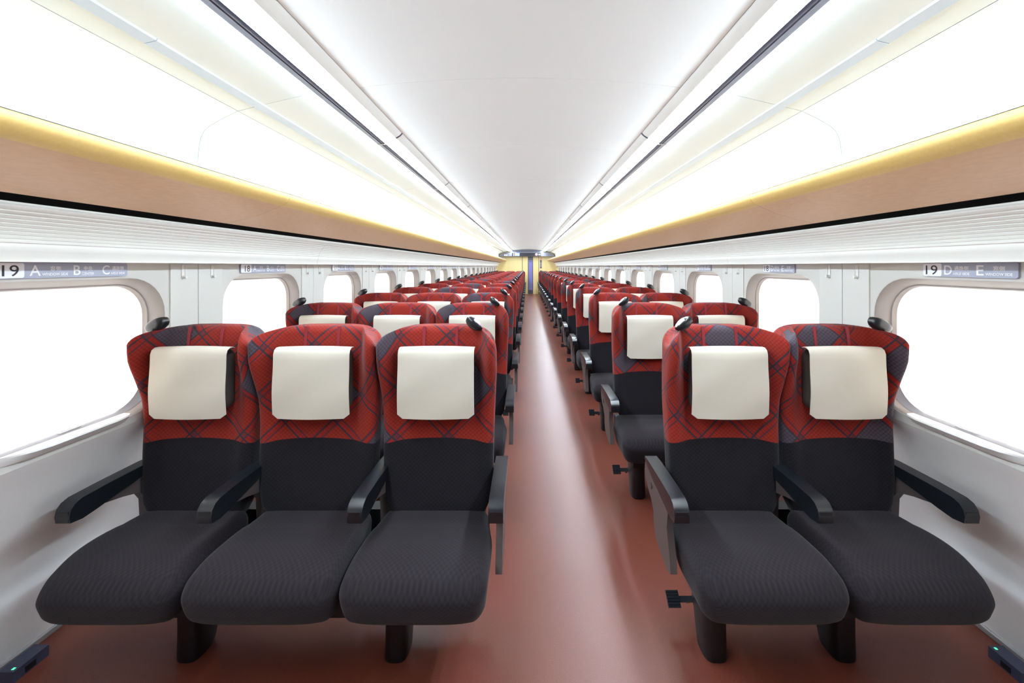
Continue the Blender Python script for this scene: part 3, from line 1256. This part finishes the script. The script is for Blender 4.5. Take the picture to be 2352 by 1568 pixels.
def text_mesh(body, size, align='LEFT', bold=0.0):
    cu = bpy.data.curves.new('lettering', 'FONT')
    cu.body = body
    cu.size = size
    cu.align_x = align
    cu.align_y = 'CENTER'
    cu.offset = bold
    cu.extrude = 0.0002
    cu.resolution_u = 4
    ob = bpy.data.objects.new('lettering', cu)
    col.objects.link(ob)
    bpy.context.view_layer.update()
    dg = bpy.context.evaluated_depsgraph_get()
    me = bpy.data.meshes.new_from_object(ob.evaluated_get(dg))
    bpy.data.objects.remove(ob)
    bpy.data.curves.remove(cu)
    return me


def fit_part(name, pieces, m, parent):
    """pieces: (body, x0, x1, z centre, height, bold): each run of lettering is fitted to its own box."""
    bm = bmesh.new()
    for body, x0, x1, zc, hh, bold in pieces:
        me = text_mesh(body, 1.0, 'LEFT', bold / hh)
        xs = [v.co.x for v in me.vertices]
        ys = [v.co.y for v in me.vertices]
        n0 = len(bm.verts)
        bm.from_mesh(me)
        bm.verts.ensure_lookup_table()
        kx, kz = (x1 - x0) / (max(xs) - min(xs)), hh / (max(ys) - min(ys))
        for v in bm.verts[n0:]:
            v.co = Vector((x0 + (v.co.x - min(xs)) * kx, -0.0003 * (1 if v.co.z > 0 else 0), zc + (v.co.y - (max(ys) + min(ys)) / 2) * kz))
    me = bpy.data.meshes.new(name)
    bm.to_mesh(me)
    bm.free()
    me.materials.append(MATS[m])
    o = bpy.data.objects.new(name, me)
    col.objects.link(o)
    o.parent = parent
    return o


def text_part(name, pieces, m, parent):
    """pieces: (body, size, x, z, align, bold); laid out in the local xz plane facing -y, then merged."""
    bm = bmesh.new()
    for body, size, x, z, al, bold in pieces:
        key = (body, size, al, bold)
        if key not in TCACHE:
            TCACHE[key] = text_mesh(body, size, al, bold)
        me = TCACHE[key]
        n0 = len(bm.verts)
        bm.from_mesh(me)
        bm.verts.ensure_lookup_table()
        for v in bm.verts[n0:]:
            v.co = Vector((v.co.x + x, -v.co.z, v.co.y + z))
    me = bpy.data.meshes.new(name)
    bm.to_mesh(me)
    bm.free()
    me.materials.append(MATS[m])
    o = bpy.data.objects.new(name, me)
    col.objects.link(o)
    o.parent = parent
    return o


TCACHE = {}


def plate_bm(x0, x1, z0, z1, r, t0, t1):
    bm = bmesh.new()
    cx, cz, hx, hz = (x0 + x1) / 2, (z0 + z1) / 2, (x1 - x0) / 2, (z1 - z0) / 2
    pts = []
    for (sx, sz, a0) in ((1, 1, 0), (-1, 1, PI / 2), (-1, -1, PI), (1, -1, 3 * PI / 2)):
        for i in range(6):
            t = a0 + PI / 2 * i / 5
            pts.append((cx + sx * (hx - r) + r * math.cos(t), cz + sz * (hz - r) + r * math.sin(t)))
    loft(bm, [[(x, t, z) for x, z in pts] for t in (t0, t1)])
    return bm


SIGN_PARTS = {}
for s in (-1, 1):
    if s < 0:
        w = 0.411
        caps = [('A', 0.098, 0.128), ('B', 0.222, 0.244), ('C', 0.317, 0.343)]
        kan = [('窓側', 0.154, 0.184), ('中央', 0.255, 0.283), ('通路側', 0.352, 0.396)]
        rom = [('WINDOW SIDE', 0.131, 0.205), ('CENTER', 0.249, 0.289), ('AISLE SIDE', 0.347, 0.400)]
    else:
        w = 0.298
        caps = [('D', 0.0785, 0.105), ('E', 0.183, 0.205)]
        kan = [('通路側', 0.113, 0.158), ('窓側', 0.232, 0.264)]
        rom = [('AISLE SIDE', 0.108, 0.162), ('WINDOW SIDE', 0.210, 0.2845)]
    pieces = [(c, p, q, -0.001, 0.034, 0.0004) for c, p, q in caps] + [(c, p, q, 0.0055, 0.0155, 0.0002) for c, p, q in kan] + \
             [(c, p, q, -0.0135, 0.0092, 0.0002) for c, p, q in rom]
    tile = 0.085 if s < 0 else 0.069
    base_mesh = None
    letters_mesh = None
    tile_mesh = None
    for k in range(NROW):
        num = 19 - k
        # left wall faces +x, reading direction towards +y (far); right wall faces -x, reading towards -y
        if s < 0:
            loc = (XC - (1.540 - 0.0062), 1.179 + k * PITCH, H - 0.0130)
            rz = PI / 2
        else:
            loc = (XC + (1.540 - 0.0062), 1.538 + k * PITCH, H - 0.0130)
            rz = -PI / 2
        if base_mesh is None:
            sg = finish('seat_number_sign', plate_bm(0, w, -0.0255, 0.0245, 0.007, -0.0018, 0.004), 'sign_grey')
            base_mesh = sg.data
            tl = finish('number_tile', plate_bm(0.001, tile, -0.0235, 0.0225, 0.006, -0.0026, -0.001), 'sign_white', sg)
            tile_mesh = tl.data
            lt = fit_part('seat_letters', pieces, 'sign_white', sg)
            lt.location.y = -0.0022
            letters_mesh = lt.data
        else:
            sg = bpy.data.objects.new('seat_number_sign', base_mesh)
            col.objects.link(sg)
            for nme, me, yy in (('number_tile', tile_mesh, 0), ('seat_letters', letters_mesh, -0.0022)):
                c = bpy.data.objects.new(nme, me)
                col.objects.link(c)
                c.parent = sg
                c.location.y = yy
        dg_ = fit_part('row_number', [(str(num), (0.031 if s < 0 else 0.012) + (0 if num > 9 else 0.012), (0.071 if s < 0 else 0.055) - (0 if num > 9 else 0.010), -0.001, 0.034, 0.0)], 'sign_ink', sg)
        dg_.location.y = -0.0030
        sg.location = loc
        sg.rotation_euler.z = rz
        tag(sg, 'grey seat sign reading %d %s above a window' % (num, 'A B C' if s < 0 else 'D E'), 'sign', 'seat number signs on ' + sidewords[s])

# ------------------------------------------------------------------ outlets at the wall foot
for s in (-1, 1):
    for k in range(0, 1):
        o = empty('power_outlet', (-1.809 if s < 0 else 1.735, 1.46 if s < 0 else 1.455, 0))
        tag(o, 'dark power outlet box with green light on the floor at %s' % sidewords[s], 'power outlet', 'floor outlets by the walls')
        bm = bmesh.new()
        box(bm, -0.027, 0.027, -0.052, 0.052, 0.0, 0.040)
        bevel_all(bm, 0.006, 3)
        finish('outlet_body', bm, 'outlet_navy', o, True, angle=40)
        bm = bmesh.new()
        xx = 0.0275 * -s
        box(bm, min(xx, xx + 0.0006 * -s), max(xx, xx + 0.0006 * -s), -0.020, 0.012, 0.006, 0.026)
        finish('socket', bm, 'socket_black', o)
        bm = bmesh.new()
        ly = -0.040 if s < 0 else 0.040
        box(bm, -0.018 * -s - 0.004, -0.018 * -s + 0.004, ly - 0.004, ly + 0.004, 0.0398, 0.0408)
        for v in bm.verts:
            v.co.x += 0.030 * -s
        finish('indicator_light', bm, 'led_green', o)

# ------------------------------------------------------------------ far end wall
DX = 0.145                                 # the door's centre


def px(x, y_, d):
    """point of the far wall from measured image position (used once to read its layout)"""
    return ((x - 1212) * d / F, H - (y_ - 611) * d / F)


bm = bmesh.new()
box(bm, XC - 2.0, XC + 2.0, Y1, Y1 + 0.1, 0, H + 1.0)
ew = finish('wall_far', bm, 'yellow_panel')
tag(ew, 'yellow wood-toned end wall', kind='structure')


def wall_line(x0, x1, z0, z1, m='yellow_line', nm='panel_joint'):
    bm = bmesh.new()
    box(bm, x0, x1, Y1 - 0.003, Y1 + 0.001, z0, z1)
    return finish(nm, bm, m, ew)


for (a, b, c, d) in ((-1.25, -0.66, 0.45, 1.09), (0.72, 1.35, 0.45, 1.05)):
    wall_line(a, b, d - 0.006, d + 0.006)
    wall_line(a - 0.006, a + 0.006, c, d)
    wall_line(b - 0.006, b + 0.006, c, d)
# angled yellow partition returns below the racks
for s in (-1, 1):
    bm = bmesh.new()
    pr = [(XC + s * 1.02, Y1), (XC + s * 1.50, Y1 - 0.55), (XC + s * 1.56, Y1 - 0.55), (XC + s * 1.56, Y1)]
    a = [bm.verts.new((x, y, 0.0)) for x, y in pr]
    b = [bm.verts.new((x, y, H + 0.26 if i == 0 else H + 0.19)) for i, (x, y) in enumerate(pr)]
    for i in range(4):
        bm.faces.new((a[i], a[(i + 1) % 4], b[(i + 1) % 4], b[i]))
    bm.faces.new(b)
    bm.faces.new(a[::-1])
    o = finish('trim_%d' % (1 if s < 0 else 2), bm, 'yellow_panel')
    tag(o, 'angled yellow partition beside the far wall on ' + sidewords[s], kind='structure')
# sliding door
door = empty('door_1', (DX, Y1, 0))
tag(door, 'yellow sliding door with a narrow lilac glass pane', kind='structure')


def dpart(nm, x0, x1, z0, z1, t, m):
    bm = bmesh.new()
    box(bm, x0, x1, -t, 0.0, z0, z1)
    bevel_all(bm, 0.003, 1)
    return finish(nm, bm, m, door)


dpart('door_leaf', -0.405, 0.405, 0.006, H + 0.50, 0.020, 'yellow_panel')
dpart('door_jamb', -0.425, -0.405, 0.0, H + 0.50, 0.03, 'door_frame')
dpart('door_jamb', 0.405, 0.425, 0.0, H + 0.50, 0.03, 'door_frame')
dpart('window_frame', -0.135, 0.135, 0.02, H + 0.49, 0.028, 'door_frame')
dpart('window_pane', -0.098, 0.098, 0.22, H + 0.30, 0.031, 'door_glass')
dpart('door_sensor', -0.06, 0.07, H + 0.22, H + 0.26, 0.035, 'door_frame')
# header display board
hd = empty('display_header', (XC + 0.05, Y1 - 0.25, H + 0.5))
tag(hd, 'grey curved header board with lit display above the end door', 'display board')
d = Y1 - 0.30
half = [(0.0, 0.335), (0.30, 0.326), (0.60, 0.305), (0.70, 0.285), (0.85, 0.205), (1.00, 0.190), (1.15, 0.178), (1.27, 0.140), (1.36, 0.085), (1.40, 0.0)]
prof = [(-x, z) for x, z in reversed(half)] + half[1:]
bm = bmesh.new()
a = [bm.verts.new((x - 0.05, -0.06, z)) for x, z in prof]
b = [bm.verts.new((x - 0.05, 0.235, z)) for x, z in prof]
for i in range(len(prof) - 1):
    bm.faces.new((a[i], a[i + 1], b[i + 1], b[i]))
bm.faces.new(a)
bm.faces.new(b[::-1])
bm.faces.new((a[0], b[0], b[-1], a[-1]))
finish('header_body', bm, 'header_grey', hd)


def hpart(nm, x0, x1, z0, z1, m, t=0.065, r=None):
    bm = bmesh.new()
    box(bm, x0 - hd.location.x, x1 - hd.location.x, -t, -0.055, z0 - 0.5, z1 - 0.5)
    return finish(nm, bm, m, hd)


dd = Y1 - 0.31


def hx(cx):
    return (1100 + cx / 10.455 - 1212) * dd / F


def hz(cy):
    return -(550 + cy / 10.455 - 611) * dd / F


hpart('top_band', hx(800), hx(1470), hz(300), hz(262), 'header_dark')
hpart('display_screen', hx(790), hx(1490), hz(398), hz(318), 'led_black')
hpart('blue_field', hx(915), hx(975), hz(394), hz(322), 'led_blue', 0.068)
t10 = text_part('car_number', [('10', 0.215, hx(862) - hd.location.x, hz(358) - 0.5, 'CENTER', 0.004)], 'led_white', hd)
t10.location.y = -0.069
tk = text_part('car_lettering', [('号車', 0.062, hx(945) - hd.location.x, hz(345) - 0.5, 'CENTER', 0.0015), ('Car No.', 0.036, hx(945) - hd.location.x, hz(378) - 0.5, 'CENTER', 0.0005)], 'led_white', hd)
tk.location.y = -0.072
# round no-smoking mark and small pictograms


def ring_bm(r0, r1, n=28, slash=False):
    bm = bmesh.new()
    loft(bm, [[(r * math.cos(2 * PI * i / n), y, r * math.sin(2 * PI * i / n)) for i in range(n)] for r, y in ((r0, 0), (r0, -0.003), (r1, -0.003), (r1, 0))], caps=False)
    if slash:
        n0 = len(bm.verts)
        vs = box(bm, -r0, r0, -0.003, 0, -0.008, 0.008)
        bmesh.ops.transform(bm, matrix=Matrix.Rotation(PI / 4, 4, 'Y'), verts=vs)
    return bm


disc = bmesh.new()
bmesh.ops.create_cone(disc, cap_ends=True, segments=28, radius1=0.066, radius2=0.066, depth=0.004, matrix=Matrix.Rotation(PI / 2, 4, 'X'))
o = finish('round_mark', disc, 'icon_white', hd, loc=(hx(1380) - hd.location.x, -0.070, hz(355) - 0.5))
o = finish('mark_ring', ring_bm(0.056, 0.040, slash=True), 'icon_red', hd, loc=(hx(1380) - hd.location.x, -0.073, hz(355) - 0.5))
for cx in (1440, 1466):
    hpart('pictogram', hx(cx - 8), hx(cx + 8), hz(372), hz(345), 'icon_white', 0.068)
for c0, c1 in ((606, 640), (650, 662), (668, 680)):
    hpart('pictogram', hx(c0), hx(c1), hz(390), hz(358), 'icon_white', 0.064)
# dark end plates of the side ceiling next to the header
# vertical sign strip by the door
sg = empty('notice_strip', ((1100 + 1487 / 10.455 - 1212) * Y1 / F, Y1 - 0.004, H - (550 + 565 / 10.455 - 611) * Y1 / F))
tag(sg, 'narrow vertical notice strip with red top mark beside the end door', 'sign')
zc = 565
for a, b, m, nm in ((442, 488, 'icon_red', 'red_mark'), (492, 556, 'header_dark', 'grey_notice'), (560, 640, 'header_grey', 'grey_notice'), (644, 692, 'header_dark', 'grey_notice')):
    bm = bmesh.new()
    box(bm, -0.05, 0.05, -0.006, 0.002, -(b - zc) / 10.455 * Y1 / F, -(a - zc) / 10.455 * Y1 / F)
    finish(nm, bm, m, sg)
bm = bmesh.new()
box(bm, -0.018, 0.018, -0.008, 0.0, -(482 - zc) / 10.455 * Y1 / F, -(450 - zc) / 10.455 * Y1 / F)
finish('white_figure', bm, 'icon_white', sg)

# ------------------------------------------------------------------ daylight, camera, view
w = bpy.data.worlds.new('World')
bpy.context.scene.world = w
w.use_nodes = True
bgn = w.node_tree.nodes['Background']
bgn.inputs[0].default_value = (0.98, 0.99, 1.0, 1)
bgn.inputs[1].default_value = 2.4

cam = bpy.data.cameras.new('Camera')
co = bpy.data.objects.new('Camera', cam)
col.objects.link(co)
co.location = (0, 0, H)
co.rotation_euler = (PI / 2, 0, 0)
cam.sensor_width = 36
cam.sensor_fit = 'HORIZONTAL'
cam.lens = 36 * F / 2352
cam.shift_x = -(1212 - 1176) / 2352
cam.shift_y = -(784 - 611) / 2352
cam.clip_start = 0.02
sc = bpy.context.scene
sc.camera = co
vs = sc.view_settings
vs.view_transform = 'Standard'
vs.look = 'None'
vs.gamma = 1
vs.use_curve_mapping = False
vs.exposure = 2.38
sc.cycles.max_bounces = 10
sc.cycles.diffuse_bounces = 6
